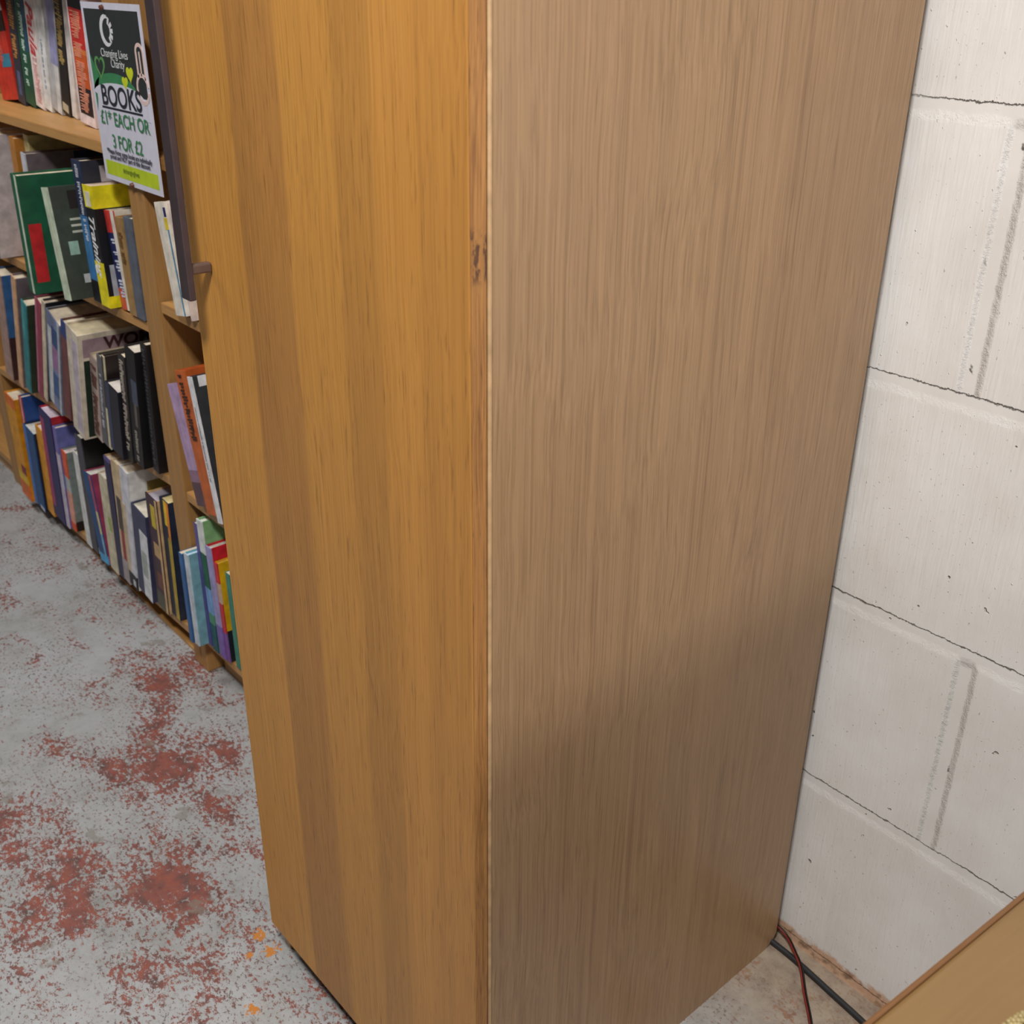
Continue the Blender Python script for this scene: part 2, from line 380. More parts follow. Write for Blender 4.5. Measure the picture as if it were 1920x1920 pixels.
bookcase(-1.891, -1.165, [(.095, .095), (.432, .432), (.812, .812), (1.073, 1.073), (1.42, 1.42)],
         'narrow beech bookcase partly hidden behind the tall cupboard', YF+0.035, ul=0.027)
bookcase(-3.95, -3.093, [(.06, .06), (.38, .38), (.74, .74), (1.07, 1.07)],
         'farthest beech bookcase at the left edge of the photo', YF+0.012)

# ------------------------------------------------------------------ books
def book(name, X0, Y, Z0, th, h, lean, spine, cover, label, group, depth=0.185, bands=(), patches=(), pages=(214, 200, 176), hard=True,
         letters=None, title=None, cat='book'):
    """spine faces the room (-Y); right-hand cover faces +X; lean>0 tips the top to the right"""
    ang = math.atan(lean)
    Z0 += 0.0010 + (0.05*th if X0 < -1.9 and Z0 < 1.0 else 0)      # clear of the board it stands on
    o = empty(name, (X0, Y, Z0), 0, label, cat, group)
    c, s = math.cos(ang), math.sin(ang)
    if lean < 0:                                    # rests on its lower left corner either way
        pass
    lift = th*s if lean > 0 else 0.0
    if lean > 0: o.location.z = Z0 + lift           # pivots on the lower right corner
    L = h/c if False else h
    o.rotation_euler = (0, ang, 0)
    bt = 0.0026 if hard else 0.0010
    cols = [spine, cover]; mi = {tuple(spine): 0}
    bm = bmesh.new(); mats = [flat(spine)]
    def idx(cl):
        for i_, mm in enumerate(mats):
            if mm is flat(cl): return i_
        mats.append(flat(cl)); return len(mats)-1
    ci = idx(cover)
    # spine split in horizontal bands
    cuts = sorted({0.0, 1.0} | {v for b in bands for v in b[:2]})
    for a, b in zip(cuts, cuts[1:]):
        mid = (a+b)/2; cc = spine
        for q in bands:
            if q[0] <= mid <= q[1] and len(q) == 3: cc = q[2]
        bx(bm, 0, th, 0, bt, a*L, b*L, idx(cc))
    for i_, q in enumerate(bands):                 # partial-width patches on the spine
        if len(q) == 5: bx(bm, th*q[3], th*q[4], -0.0003-0.0001*i_, 0.0002, q[0]*L, q[1]*L, idx(q[2]))
    bx(bm, 0, bt, bt, depth, 0, L, ci); bx(bm, th-bt, th, bt, depth, 0, L, ci)
    for n_, (d0, d1, z0, z1, cl) in enumerate(patches):
        bx(bm, th-0.0003, th+0.0003+0.0001*n_, bt+d0*(depth-bt), bt+d1*(depth-bt), z0*L, z1*L, idx(cl))
    link('cover', bm, mats, o)
    ins = 0.004 if hard else 0.0008
    bm = bmesh.new(); bx(bm, bt, th-bt, bt, depth-ins, ins*0.6, L-ins)
    link('pages', bm, flat(pages, 0.8), o)
    if letters:                                    # unreadable small print: rows of short strokes down the spine
        col_, za, zb, wfrac = letters[:4]; bm = bmesh.new(); zc = zb*L; rnd = random.Random(name+str(X0))
        ch = letters[4] if len(letters) > 4 else 0.006
        while zc > za*L:
            hh = ch*rnd.uniform(.5, 1.1); w = th*wfrac*rnd.uniform(.6, 1)
            x0_ = th/2-th*wfrac/2
            bx(bm, x0_, x0_+w, -0.0012, 0.0001, zc-hh*.3, zc); bx(bm, x0_+w*rnd.uniform(0,.6), x0_+w, -0.0012, 0.0001, zc-hh*.75, zc-hh*.5)
            zc -= hh*(1.0 if rnd.random() < .82 else 2.1)
        link('lettering', bm, flat(col_), o)
    if title:                                      # readable words, running down the spine
        txt, col_, size, ztop, shear = title[:5]
        bm = text_mesh(txt, size, shear, 0.0004)
        M4 = Matrix.Translation((th*0.5-size*0.30, -0.0012, ztop*L)) @ Matrix(((0,1,0,0),(0,0,-1,0),(-1,0,0,0),(0,0,0,1)))
        bmesh.ops.transform(bm, matrix=M4, verts=bm.verts)
        link('title', bm, flat(col_), o)
    return o

G1, G2, G3, G4 = 'books on the top visible shelf', 'books on the second shelf', 'books on the third shelf', 'books on the bottom shelf'
G5, G6, G7 = 'picture books on the bottom shelf of the narrow bookcase', 'books on the upper shelf of the narrow bookcase', 'large books leaning in the narrow bookcase'
K = (24, 24, 28)
book('book', -2.8778, -0.2800, 1.0710, 0.1192, 0.2370, -0.0854, (196, 52, 40), (190, 46, 36), 'thick red book with a blue patch, left end of the top visible shelf', G1, bands=[(.62, .8, K), (.8, 1, (178, 196, 206)), (.30, .42, (52, 130, 158), .45, 1)], letters=((226, 120, 110), .35, .55, .3))
book('book', -2.7578, -0.2807, 1.0710, 0.0478, 0.2370, 0.1603, (52, 54, 66), (48, 50, 62), 'dark navy book with gold lettering on its spine, beside the red book', G1, letters=((186, 132, 66), .42, 1, .6, .012), bands=[(.08, .3, (84, 94, 128), .3, .7)])
book('book', -2.7069, -0.2797, 1.0710, 0.0609, 0.2370, 0.1648, (34, 84, 62), (30, 70, 76), 'dark green book with pale lettering on its spine, between navy and white books', G1, letters=((190, 214, 204), .18, .9, .32, .009), bands=[(.5, 1, (40, 78, 108), .7, 1)])
book('book', -2.6404, -0.2797, 1.0710, 0.0544, 0.2370, 0.1565, (228, 216, 212), (222, 214, 212), 'white book with a red name on its spine, right of the dark green book', G1, title=('Paula', (196, 52, 60), 0.052, .93, 0.3), letters=((226, 180, 176), .05, .45, .5))
book('book', -2.5845, -0.2797, 1.0710, 0.0439, 0.2370, 0.1747, (224, 224, 222), (214, 214, 216), 'plain white book with tiny grey print, left of the grey and lilac one', G1, letters=((150, 160, 176), .2, .62, .18, .005))
book('book', -2.5359, -0.2797, 1.0710, 0.0578, 0.2370, 0.2097, (182, 182, 184), (206, 206, 206), 'grey book with a lilac upper spine on the top visible shelf', G1, bands=[(.42, 1, (150, 150, 190), .35, 1), (0, .42, (212, 210, 208), .6, 1)])
book('book', -2.4745, -0.2796, 1.0710, 0.0439, 0.2370, 0.2423, (40, 36, 34), (34, 32, 30), 'black book with gold lettering on the top visible shelf', G1, letters=((168, 142, 84), .45, 1, .7, .011), bands=[(.02, .09, (196, 184, 156), .1, .8)])
book('book', -2.4176, -0.2799, 1.0710, 0.0252, 0.2370, 0.1955, (226, 218, 212), (220, 214, 210), 'thin plain white book between the black and the red books', G1)
book('boxed_book', -2.2925, -0.3082, 1.0710, 0.0793, 0.2370, 0.0906, (232, 214, 214), (232, 210, 210), 'fat white-edged book with red and orange spine, rightmost left of the price sign', G1,
     bands=[(.08, .30, (44, 30, 34), .1, .94), (.30, .56, (204, 92, 40), .1, .94), (.56, .60, (214, 120, 60), .1, .94), (.60, .90, (196, 46, 40), .1, .94), (.9, 1, (34, 26, 28), .1, .94)], letters=((226, 150, 120), .12, .88, .6, .007), cat='book')
# second shelf
book('book', -2.7650, -0.4020, 0.7329, 0.0550, 0.2850, 0.1500, (214, 196, 190), (206, 196, 196), 'pale pink book with a brown patch, left end of the second shelf', G2, bands=[(.0, .25, (150, 152, 166)), (.1, .4, (84, 56, 48), .55, .95)])
book('book', -2.6218, -0.3650, 0.7369, 0.0339, 0.2826, 0.1000, (176, 118, 50), (170, 112, 46), 'tan brown book standing behind the green book', G2, pages=(226, 200, 180))
book('book', -2.5868, -0.3453, 0.7378, 0.0254, 0.2907, 0.0998, (218, 204, 150), (196, 180, 120), 'tall cream book whose yellow cover rises above the green book', G2, pages=(206, 190, 150))
book('book', -2.5279, -0.3720, 0.7396, 0.0263, 0.2572, 0.0800, (200, 200, 206), (112, 100, 104), 'white-spined book with a mottled grey cover behind the green book', G2, patches=[(.55, 1, 0, 1, (40, 44, 66))])
book('book', -2.3222, -0.4566, 0.7459, 0.0368, 0.2388, 0.0487, (36, 92, 66), (34, 92, 66), 'large green book with a red label, jutting from the second shelf', G2, depth=0.23,
     bands=[(0, 1, (196, 206, 186), .55, .85)], patches=[(.02, .13, .10, .60, (200, 44, 48)), (.20, .34, .36, .50, (44, 40, 54))], letters=None)
book('book', -2.2018, -0.4274, 0.7494, 0.0336, 0.2190, -0.1271, (196, 208, 184), (64, 72, 64), 'pale green-spined book with grey cover and red blocks, right of the green book', G2, depth=0.21,
     patches=[(.16, .50, .80, .96, (44, 40, 40)), (.32, .42, .78, .96, (190, 52, 44)), (.14, .5, .70, .72, (186, 190, 176)), (.14, .5, .645, .665, (186, 190, 176)), (.14, .5, .59, .61, (186, 190, 176)), (.33, .42, .46, .70, (190, 52, 48)), (.33, .42, .24, .42, (190, 52, 48)), (.33, .42, .02, .12, (190, 52, 48)), (.08, .17, .40, .52, (160, 196, 178)), (.16, .30, .14, .22, (206, 210, 210))], pages=(176, 214, 208))
book('book', -2.1562, -0.3849, 0.7510, 0.0457, 0.2737, -0.0164, (58, 118, 172), (46, 48, 58), 'tall blue-spined book with white lettering, left of the yellow and black one', G2, depth=0.22,
     bands=[(.62, 1, (38, 48, 76)), (0, .16, K)], letters=((196, 200, 210), .45, .97, .3, .008), patches=[(.15, .75, .80, .96, (176, 168, 172))])
book('training_manual', -2.1080, -0.3877, 0.7524, 0.0442, 0.2324, -0.0235, (22, 22, 26), (20, 20, 26), 'black and yellow thick paperback reading Training on its spine', G2, depth=0.2, hard=False,
     bands=[(0, .38, (228, 214, 30)), (.82, 1, (228, 214, 30)), (.83, .95, (216, 210, 190), .2, .7)], patches=[(0, 1, .82, 1, (228, 214, 30)), (0, 1, 0, .1, (228, 214, 30)), (.05, .9, .10, .36, (170, 172, 180))], title=('Training', (236, 236, 240), 0.036, .78, 0.35), pages=(206, 184, 160), cat='book')
book('book', -2.0481, -0.3708, 0.7542, 0.0458, 0.1881, -0.1035, (36, 44, 92), (214, 206, 190), 'small book with red and navy spine and white lettering, right of Training', G2, depth=0.17,
     bands=[(.78, 1, (206, 60, 54)), (0, .22, (206, 84, 60)), (0, 1, (222, 214, 202), .66, 1)], letters=((200, 204, 220), .15, .72, .45, .012))
book('book', -2.0013, -0.3738, 0.7555, 0.0326, 0.1844, -0.0416, (158, 124, 78), (150, 116, 72), 'tan book second from the right on the second shelf', G2, depth=0.17, letters=((120, 90, 50), .55, .85, .6))
book('book', -1.9680, -0.3740, 0.7565, 0.0346, 0.1895, 0.0128, (92, 98, 110), (86, 92, 104), 'grey-blue book against the upright at the right end of the second shelf', G2, depth=0.17)
# third shelf
book('book', -2.9240, -0.3855, 0.3791, 0.0519, 0.2992, 0.2512, (170, 140, 128), (62, 108, 160), 'blue-covered book with dark brown foot, left end of the third shelf', G3, patches=[(0, 1, 0, .42, (66, 42, 42)), (.1, .9, .42, .6, (176, 118, 84)), (.1, .6, .50, .96, (84, 130, 190))])
book('book', -2.8106, -0.3880, 0.3851, 0.0257, 0.3251, 0.3690, (214, 168, 130), (118, 106, 112), 'thin peach-spined book with grey cover on the third shelf', G3)
book('book', -2.7499, -0.3892, 0.3890, 0.0337, 0.2656, 0.3990, (56, 128, 132), (52, 66, 48), 'teal-spined book with dark green cover on the third shelf', G3, bands=[(.6, 1, (72, 150, 154), .1, .6)], patches=[(.1, .6, .05, .3, (40, 34, 30))])
book('book', -2.6767, -0.3826, 0.3934, 0.0345, 0.2902, 0.4387, (146, 62, 80), (120, 50, 66), 'maroon-spined book with a pink edge on the third shelf', G3, bands=[(0, 1, (180, 104, 128), 0, .3)])
book('book', -2.6384, -0.3823, 0.3953, 0.0195, 0.2993, 0.4494, (212, 196, 172), (60, 60, 66), 'thin cream-spined book with dark cover, right of the maroon one', G3)
book('book', -2.5460, -0.3946, 0.4025, 0.0748, 0.2572, 0.3907, (120, 130, 160), (120, 120, 130), 'thick blue and white patterned book on the third shelf', G3, bands=[(0, .85, (198, 200, 200), .1, .38), (.7, .9, (52, 76, 120), .4, .85), (.45, .7, (150, 110, 150), .4, .85), (.15, .4, (62, 90, 136), .4, .8), (0, 1, (176, 180, 184), .86, 1)])
book('book', -2.4651, -0.3921, 0.4063, 0.0407, 0.2612, 0.3901, (112, 66, 62), (96, 54, 52), 'maroon-brown book squeezed left of the big cream book', G3, bands=[(.85, 1, (50, 66, 120))])
wo = book('large_book', -2.3275, -0.4169, 0.4152, 0.0611, 0.2617, 0.2605, (208, 196, 178), (214, 202, 182), 'big cream book with WO on a mauve cover band, jutting out of the third shelf', G3, depth=0.25,
     bands=[(.04, .92, (186, 174, 186), .45, .9)], patches=[(.03, .98, .79, .955, (160, 136, 144)), (.14, .95, .80, .812, K), (.03, .20, .02, .76, (28, 44, 34)), (.4, 1, .1, .74, (40, 34, 34))], pages=(206, 192, 160), cat='book')
WO_TH, WO_H = 0.0612, 0.2617
bmt = text_mesh('WOMEN', 0.040, 0, 0.0012, 0.0002)
bmesh.ops.transform(bmt, matrix=Matrix.Translation((WO_TH+0.0007, 0.055, WO_H*0.845)) @ Matrix(((0,0,1,0),(1,0,0,0),(0,1,0,0),(0,0,0,1))), verts=bmt.verts)
link('title', bmt, flat((64, 30, 36)), wo)
book('book', -2.2625, -0.3947, 0.4185, 0.0399, 0.2051, 0.2517, (180, 160, 150), (196, 184, 160), 'small cream book with brown marks, right of the big cream book', G3, depth=0.16, letters=((104, 70, 64), .1, .9, .7, .014))
book('book', -2.2188, -0.3949, 0.4207, 0.0285, 0.2172, 0.2416, (92, 92, 96), (60, 56, 52), 'thin grey-black book with faint lettering on the third shelf', G3, depth=0.17, letters=((150, 150, 158), .2, .8, .4, .006))
book('book', -2.1800, -0.3966, 0.4226, 0.0128, 0.2238, 0.2012, (206, 196, 164), (46, 36, 34), 'thin cream-spined book with black cover on the third shelf', G3, depth=0.2, bands=[(.45, 1, (60, 54, 50), .0, .7)])
book('book', -2.1459, -0.4031, 0.4261, 0.0623, 0.1582, 0.1705, (28, 28, 38), (22, 22, 30), 'short black book with white page tops among the dark books', G3, depth=0.17, bands=[(0, 1, (52, 60, 88), 0, .3)], pages=(222, 214, 204))
book('book', -2.0819, -0.3954, 0.4290, 0.0304, 0.2424, 0.1672, (44, 40, 40), (34, 30, 30), 'thin charcoal book with pale print on the third shelf', G3, depth=0.2, letters=((150, 140, 130), .1, .95, .6, .010))
book('book', -2.0458, -0.3930, 0.4319, 0.0455, 0.2602, 0.1526, (24, 22, 24), (20, 20, 22), 'black book with a white page top, second from the right on the third shelf', G3, depth=0.2, bands=[(.35, .6, (96, 86, 80), .5, .75), (.55, .75, (70, 76, 96), .4, .95)], pages=(216, 206, 190), letters=((130, 124, 116), .05, .3, .3))
book('book', -1.9822, -0.3804, 0.4347, 0.0262, 0.2770, 0.0900, (30, 28, 30), (24, 22, 24), 'black book with embossed spine against the upright, right end of third shelf', G3, depth=0.21, letters=((62, 60, 62), .04, .96, .5, .016))
# bottom shelf
book('book', -2.9346, -0.4037, 0.0341, 0.0728, 0.3032, 0.0730, (216, 148, 28), (206, 140, 30), 'tall thick orange-yellow book, left end of the bottom shelf', G4, bands=[(0, .16, (218, 108, 34)), (.16, .24, (214, 178, 40)), (.26, .34, (120, 44, 44), .5, 1), (.9, 1, (214, 110, 30))])
book('book', -2.8609, -0.3944, 0.0362, 0.0198, 0.3215, 0.1196, (202, 66, 48), (36, 74, 140), 'thin red-spined book with blue cover behind the blue book', G4, bands=[(0, 1, (216, 190, 196), .6, 1)], patches=[(.3, .7, .85, .95, (170, 150, 150))])
book('book', -2.8391, -0.3997, 0.0384, 0.0739, 0.2358, 0.1256, (20, 74, 126), (14, 28, 54), 'glossy blue book on the bottom shelf, left of the thin orange one', G4, bands=[(0, 1, (62, 116, 190), 0, .28), (0, .04, (190, 190, 200), .6, 1)], pages=(206, 204, 196))
book('book', -2.7639, -0.3914, 0.0412, 0.0463, 0.2586, 0.1256, (222, 152, 44), (186, 120, 50), 'thin orange book between the glossy blue and the navy books', G4, pages=(220, 206, 196))
book('book', -2.7153, -0.3897, 0.0440, 0.0775, 0.3157, 0.1245, (40, 38, 92), (176, 34, 46), 'navy book with magenta pattern and red cover on the bottom shelf', G4, bands=[(.1, .92, (160, 60, 104), 0, .32)], pages=(206, 190, 204))
book('book', -2.6369, -0.3871, 0.0463, 0.0197, 0.2937, 0.1244, (196, 192, 206), (104, 108, 170), 'lilac-covered book with a white spine on the bottom shelf', G4, bands=[(.75, 1, (120, 118, 180))], depth=.22)
book('book', -2.6159, -0.3810, 0.0474, 0.0296, 0.2309, 0.1239, (226, 160, 140), (134, 144, 140), 'small grey book with orange corners on its spine, bottom shelf', G4, depth=0.17, bands=[(.68, 1, (218, 96, 54)), (0, .1, (222, 84, 40)), (.5, .68, (176, 182, 182))], patches=[(0, .5, 0, .12, (30, 22, 24))], pages=(226, 210, 204))
book('book', -2.4949, -0.3865, 0.0530, 0.0334, 0.2607, 0.0732, (216, 216, 214), (150, 152, 160), 'white-spined book standing left of the tall black book, bottom shelf', G4, depth=0.17)
book('book', -2.4582, -0.3865, 0.0547, 0.0384, 0.3142, 0.0641, (66, 66, 76), (20, 24, 24), 'tall black book with grey spine on the bottom shelf', G4, depth=0.21, pages=(206, 200, 188), patches=[(0, 1, 0, .06, (176, 186, 176))])
book('book', -2.3815, -0.3935, 0.0585, 0.0500, 0.2306, -0.0985, (12, 70, 124), (150, 60, 90), 'blue-spined book with a colourful picture cover on the bottom shelf', G4, depth=0.19, bands=[(0, .1, (70, 160, 206)), (.6, 1, (178, 70, 96), .75, 1), (.35, .6, (214, 196, 140), .75, 1), (.1, .35, (120, 170, 200), .75, 1)], pages=(214, 210, 200))
book('book', -2.3198, -0.3926, 0.0611, 0.0433, 0.2591, 0.0893, (204, 194, 166), (206, 186, 164), 'cream-spined book with a lime spot, left of the navy book', G4, bands=[(.45, .6, (150, 166, 84), .6, 1)], pages=(222, 216, 204))
book('book', -2.2754, -0.3904, 0.0628, 0.0319, 0.3176, 0.0896, (38, 36, 74), (190, 160, 120), 'slim navy book right of the cream-spined book, bottom shelf', G4, bands=[(.97, 1, (90, 80, 140))])
book('book', -2.2423, -0.3911, 0.0644, 0.0336, 0.3232, 0.1375, (200, 176, 140), (206, 190, 160), 'tan book with a red patch low on its spine, bottom shelf', G4, bands=[(.2, .45, (150, 46, 54), .4, .9), (.45, .72, (70, 58, 54), .2, .9), (0, .2, (160, 150, 150))])
book('book', -2.2071, -0.3906, 0.0661, 0.0421, 0.3192, 0.1602, (206, 206, 214), (222, 222, 222), 'white book with a gold square on its cover, bottom shelf', G4, depth=0.22, bands=[(0, .12, (22, 20, 26)), (.02, .07, (196, 196, 200), .5, .8), (0.12, .7, (198, 180, 154), 0, .4)], patches=[(.18, .85, .74, .90, (150, 134, 72))])
book('book', -2.1597, -0.3883, 0.0690, 0.0737, 0.2302, 0.1477, (58, 62, 92), (60, 62, 90), 'thick navy book with a white figure on its spine, bottom shelf', G4, depth=0.18, bands=[(0, .78, (212, 214, 218), .45, 1), (.25, .55, (160, 166, 160), .5, .85)], pages=(222, 214, 196))
book('book', -2.0677, -0.3833, 0.0727, 0.0536, 0.2866, 0.0828, (64, 42, 54), (206, 172, 126), 'dark purple book with yellow lettering at its spine top, bottom shelf', G4, depth=0.2, bands=[(.74, .93, (200, 176, 50), .35, .75), (.48, .6, (190, 156, 110), .3, .8), (.2, .34, (110, 62, 48), .3, .8), (0, .15, (80, 80, 60)), (0, 1, (204, 168, 124), .84, 1)], pages=(170, 164, 176))
book('book', -2.0130, -0.3757, 0.0748, 0.0408, 0.2938, 0.0826, (22, 38, 62), (40, 50, 70), 'dark blue book with a yellow stripe, at the right end of the bottom shelf', G4, depth=0.18, bands=[(0, .7, (176, 150, 44), .6, 1), (.7, 1, (222, 130, 36), .75, 1), (.8, 1, (226, 190, 40), .45, .75)], pages=(226, 206, 150))
# narrow bookcase, bottom
book('picture_book', -1.8620, -0.4020, 0.0950, 0.0140, 0.2120, 0.0200, (48, 96, 150), (50, 96, 150), 'thin blue children\'s book, leftmost on the narrow bottom shelf', G5, depth=.16, hard=False, cat='book')
book('picture_book', -1.8450, -0.3980, 0.0950, 0.0179, 0.2160, 0.0200, (190, 206, 216), (120, 168, 180), 'pale blue thin book with a white spine edge, second on the narrow bottom shelf', G5, depth=.17, bands=[(0, 1, (224, 214, 210), 0, .3)], patches=[(.4, .8, .7, .9, (110, 110, 70))], pages=(190, 214, 230), cat='book')
book('picture_book', -1.8242, -0.3776, 0.0950, 0.0125, 0.2850, 0.0099, (92, 82, 150), (60, 80, 150), 'very thin purple picture book left of the green strawberry one', G5, depth=.2, hard=False, cat='book')
book('picture_book', -1.8014, -0.3791, 0.0950, 0.0237, 0.3009, -0.0047, (120, 160, 210), (126, 172, 120), 'tall green picture book with a red fruit on its cover', G5, depth=.22, bands=[(.76, 1, (214, 220, 216)), (.5, .76, (34, 92, 66)), (0, .22, (24, 84, 92)), (.22, .3, (80, 140, 110))], patches=[(.35, .6, .86, .93, (196, 70, 50)), (.05, .95, .75, .78, (200, 214, 196)), (.1, .5, .55, .75, (50, 110, 76))], pages=(226, 230, 220), cat='book')
book('picture_book', -1.7707, -0.3785, 0.0950, 0.0235, 0.2525, -0.0290, (156, 150, 196), (190, 30, 46), 'lilac-spined picture book with bright red cover', G5, depth=.2, bands=[(0, .3, (120, 96, 170))], patches=[(.4, .95, .72, .9, (210, 214, 224)), (.55, .8, .74, .86, (40, 80, 140))], pages=(206, 206, 196), cat='book')
book('picture_book', -1.7464, -0.3759, 0.0950, 0.0135, 0.2251, -0.0289, (196, 52, 50), (214, 166, 22), 'thin picture book with yellow cover and black foot, beside the cupboard door', G5, depth=.2, bands=[(0, .3, (120, 84, 150)), (.6, .8, (206, 176, 150))], patches=[(0, 1, 0, .32, (32, 34, 42))], cat='book')
book('picture_book', -1.7137, -0.3720, 0.0950, 0.0176, 0.2187, 0.0000, (58, 130, 110), (50, 120, 100), 'thin green picture book edge, rightmost before the cupboard door', G5, depth=.18, hard=False, cat='book')
# narrow bookcase, leaning pairs
book('ring_binder', -1.7557, -0.3848, 0.8120, 0.0415, 0.1911, -0.1724, (222, 214, 200), (220, 212, 200), 'cream binder with navy and yellow marks leaning left in the narrow bookcase', G6, depth=0.2,
     bands=[(.87, .95, (26, 42, 96), .78, 1), (.76, .86, (226, 200, 50), .7, 1), (0, .76, (84, 136, 170), .88, 1)], cat='binder')
book('book', -1.7075, -0.3793, 0.8120, 0.0092, 0.1951, -0.2000, (220, 200, 190), (214, 200, 190), 'thin pale pink book leaning against the cream binder', G6, depth=0.2)
book('book', -1.7823, -0.3808, 0.4320, 0.0428, 0.2365, -0.2963, (178, 150, 186), (150, 120, 140), 'lavender book with a dark foot leaning left in the narrow bookcase', G7, bands=[(0, .2, (92, 66, 74)), (.2, .3, (140, 108, 130))])
book('book', -1.7374, -0.3820, 0.4320, 0.0449, 0.2744, -0.2506, (190, 96, 40), (176, 84, 34), 'orange-spined book with black lettering leaning beside the lavender one', G7, letters=((56, 28, 20), .50, .97, .5, .012), pages=(200, 170, 150))
book('book', -1.6908, -0.3838, 0.4320, 0.0174, 0.2756, -0.2080, (220, 220, 224), (54, 56, 60), 'white-spined book with a black and white photo cover, leaning rightmost', G7, patches=[(.05, .98, .93, 1.0, (220, 220, 224)), (.45, .8, .78, .84, (206, 206, 206)), (.4, .8, .45, .55, (110, 110, 100))], letters=((150, 150, 150), .3, .8, .2, .004))
book('book', -1.8300, -0.3300, 1.0730, 0.0600, 0.2000, 0.0000, (30, 22, 26), (28, 20, 24), 'black book behind the price sign in the narrow bookcase', G6)
book('book', -1.7640, -0.3300, 1.0730, 0.0500, 0.2100, 0.0000, (74, 22, 28), (60, 20, 26), 'dark red book between the price sign and the handle', G6)
book('book', -3.2000, -0.4000, 0.3800, 0.0650, 0.2500, 0.0000, (120, 124, 130), (150, 150, 152), 'grey book in the farthest bookcase at the left edge', G3)

# ------------------------------------------------------------------ price sign pinned to the uprights
YS = -0.3765
sg = empty('price_sign', (-1.885, YS, 1.012), 0, 'laminated price poster reading BOOKS, 3 FOR £2, pinned to the bookcase uprights', 'sign')
SW, SH = 0.246, 0.292
def P2(u, v): return (-SW/2 + u*SW, v*SH)              # u 0..1 left to right, v 0..1 up
bm = bmesh.new()
rows = 10; vs = []
for j in range(rows+1):
    for i in (0, 1):
        x_, z_ = P2(i, j/rows); z_ += -0.004*i*0
        vs.append((bm.verts.new((x_, -0.0012, z_)), bm.verts.new((x_, 0.0, z_))))
for j in range(rows):
    a, b, c, d = vs[2*j], vs[2*j+1], vs[2*j+3], vs[2*j+2]
    bm.faces.new((a[0], b[0], c[0], d[0])); bm.faces.new((d[1], c[1], b[1], a[1]))
    bm.faces.new((b[0], b[1], c[1], c[0])); bm.faces.new((a[1], a[0], d[0], d[1]))
bm.faces.new((vs[0][1], vs[1][1], vs[1][0], vs[0][0])); bm.faces.new((vs[-2][0], vs[-1][0], vs[-1][1], vs[-2][1]))
link('sheet', bm, flat((214, 212, 226), 0.25, 0.02), sg)
def poly(bm, pts, lvl, mi):
    f = [bm.verts.new((P2(u, v)[0], -0.0012-0.00015*lvl, P2(u, v)[1])) for u, v in pts]
    b = [bm.verts.new((P2(u, v)[0], -0.0012, P2(u, v)[1])) for u, v in pts]
    g = bm.faces.new(f); g.material_index = mi
    for i in range(len(f)):
        j = (i+1) % len(f); q = bm.faces.new((f[i], b[i], b[j], f[j])); q.material_index = mi
def arc(cx, cy, rx, ry, a0, a1, n=14): return [(cx+rx*math.cos(math.radians(a0+(a1-a0)*i/n)), cy+ry*math.sin(math.radians(a0+(a1-a0)*i/n))) for i in range(n+1)]
def heart(cx, cy, s, asp=1.0):
    r = []
    for i in range(28):
        t = 2*math.pi*i/28; r.append((cx+s*0.06*16*math.sin(t)**3/16*asp, cy+s*0.05*(13*math.cos(t)-5*math.cos(2*t)-2*math.cos(3*t)-math.cos(4*t))/16))
    return list(reversed(r))
bm = bmesh.new()
mats = [flat((48, 52, 50), .3, .04), flat((62, 132, 84), .3, .04), flat((186, 206, 40), .3, .04), flat((214, 212, 226), .3, .02), flat((204, 214, 40), .3, .04), flat((92, 150, 84), .3, .04), flat((228, 200, 192), .3, .04), flat((96, 78, 80), .3, .04)]
poly(bm, [(.04, .52), (.96, .52), (.96, .965), (.04, .965)], 1, 0)                       # dark upper panel
poly(bm, [(.04, .40), (.10, .52), (.16, .60), (.10, .66), (.04, .72)], 2, 1)             # green bank
poly(bm, [(.08, .52)] + list(reversed(arc(.42, .50, .40, .13, 10, 170))) + [(.86, .52)][::-1], 2, 1)
poly(bm, [(.08, .40), (.96, .40), (.96, .52)] + arc(.46, .50, .44, .075, 8, 172) + [(.08, .50)], 3, 3)
poly(bm, [(.045, .032), (.955, .032), (.955, .118), (.045, .118)], 1, 2)                       # lime footer
for cx, cy, s in ((.71, .640, .95), (.61, .59, .8)): poly(bm, heart(cx, cy, s), 4, 4)
h1, h2 = heart(.20, .655, 1.5), heart(.20, .655, 1.1)
for i in range(28):
    j = (i+1) % 28; poly(bm, [h1[i], h1[j], h2[j], h2[i]], 4, 5)
# hand outline at the right margin
def ring(cx, cy, rx, ry, w, a0, a1, mi=6, n=16):
    o_, i_ = arc(cx, cy, rx, ry, a0, a1, n), arc(cx, cy, rx-w, ry-w, a0, a1, n)
    for q in range(n): poly(bm, [o_[q], o_[q+1], i_[q+1], i_[q]], 5, mi)
ring(.90, .57, .10, .085, .022, 10, 350); ring(.91, .76, .065, .05, .02, 0, 180)
poly(bm, [(.845, .63), (.867, .63), (.867, .76), (.845, .76)], 5, 6); poly(bm, [(.90, .64), (.915, .64), (.915, .765), (.90, .765)], 5, 6)
poly(bm, [(.955, .62), (.972, .62), (.972, .76), (.955, .76)], 5, 6)
link('printed_artwork', bm, mats, sg)
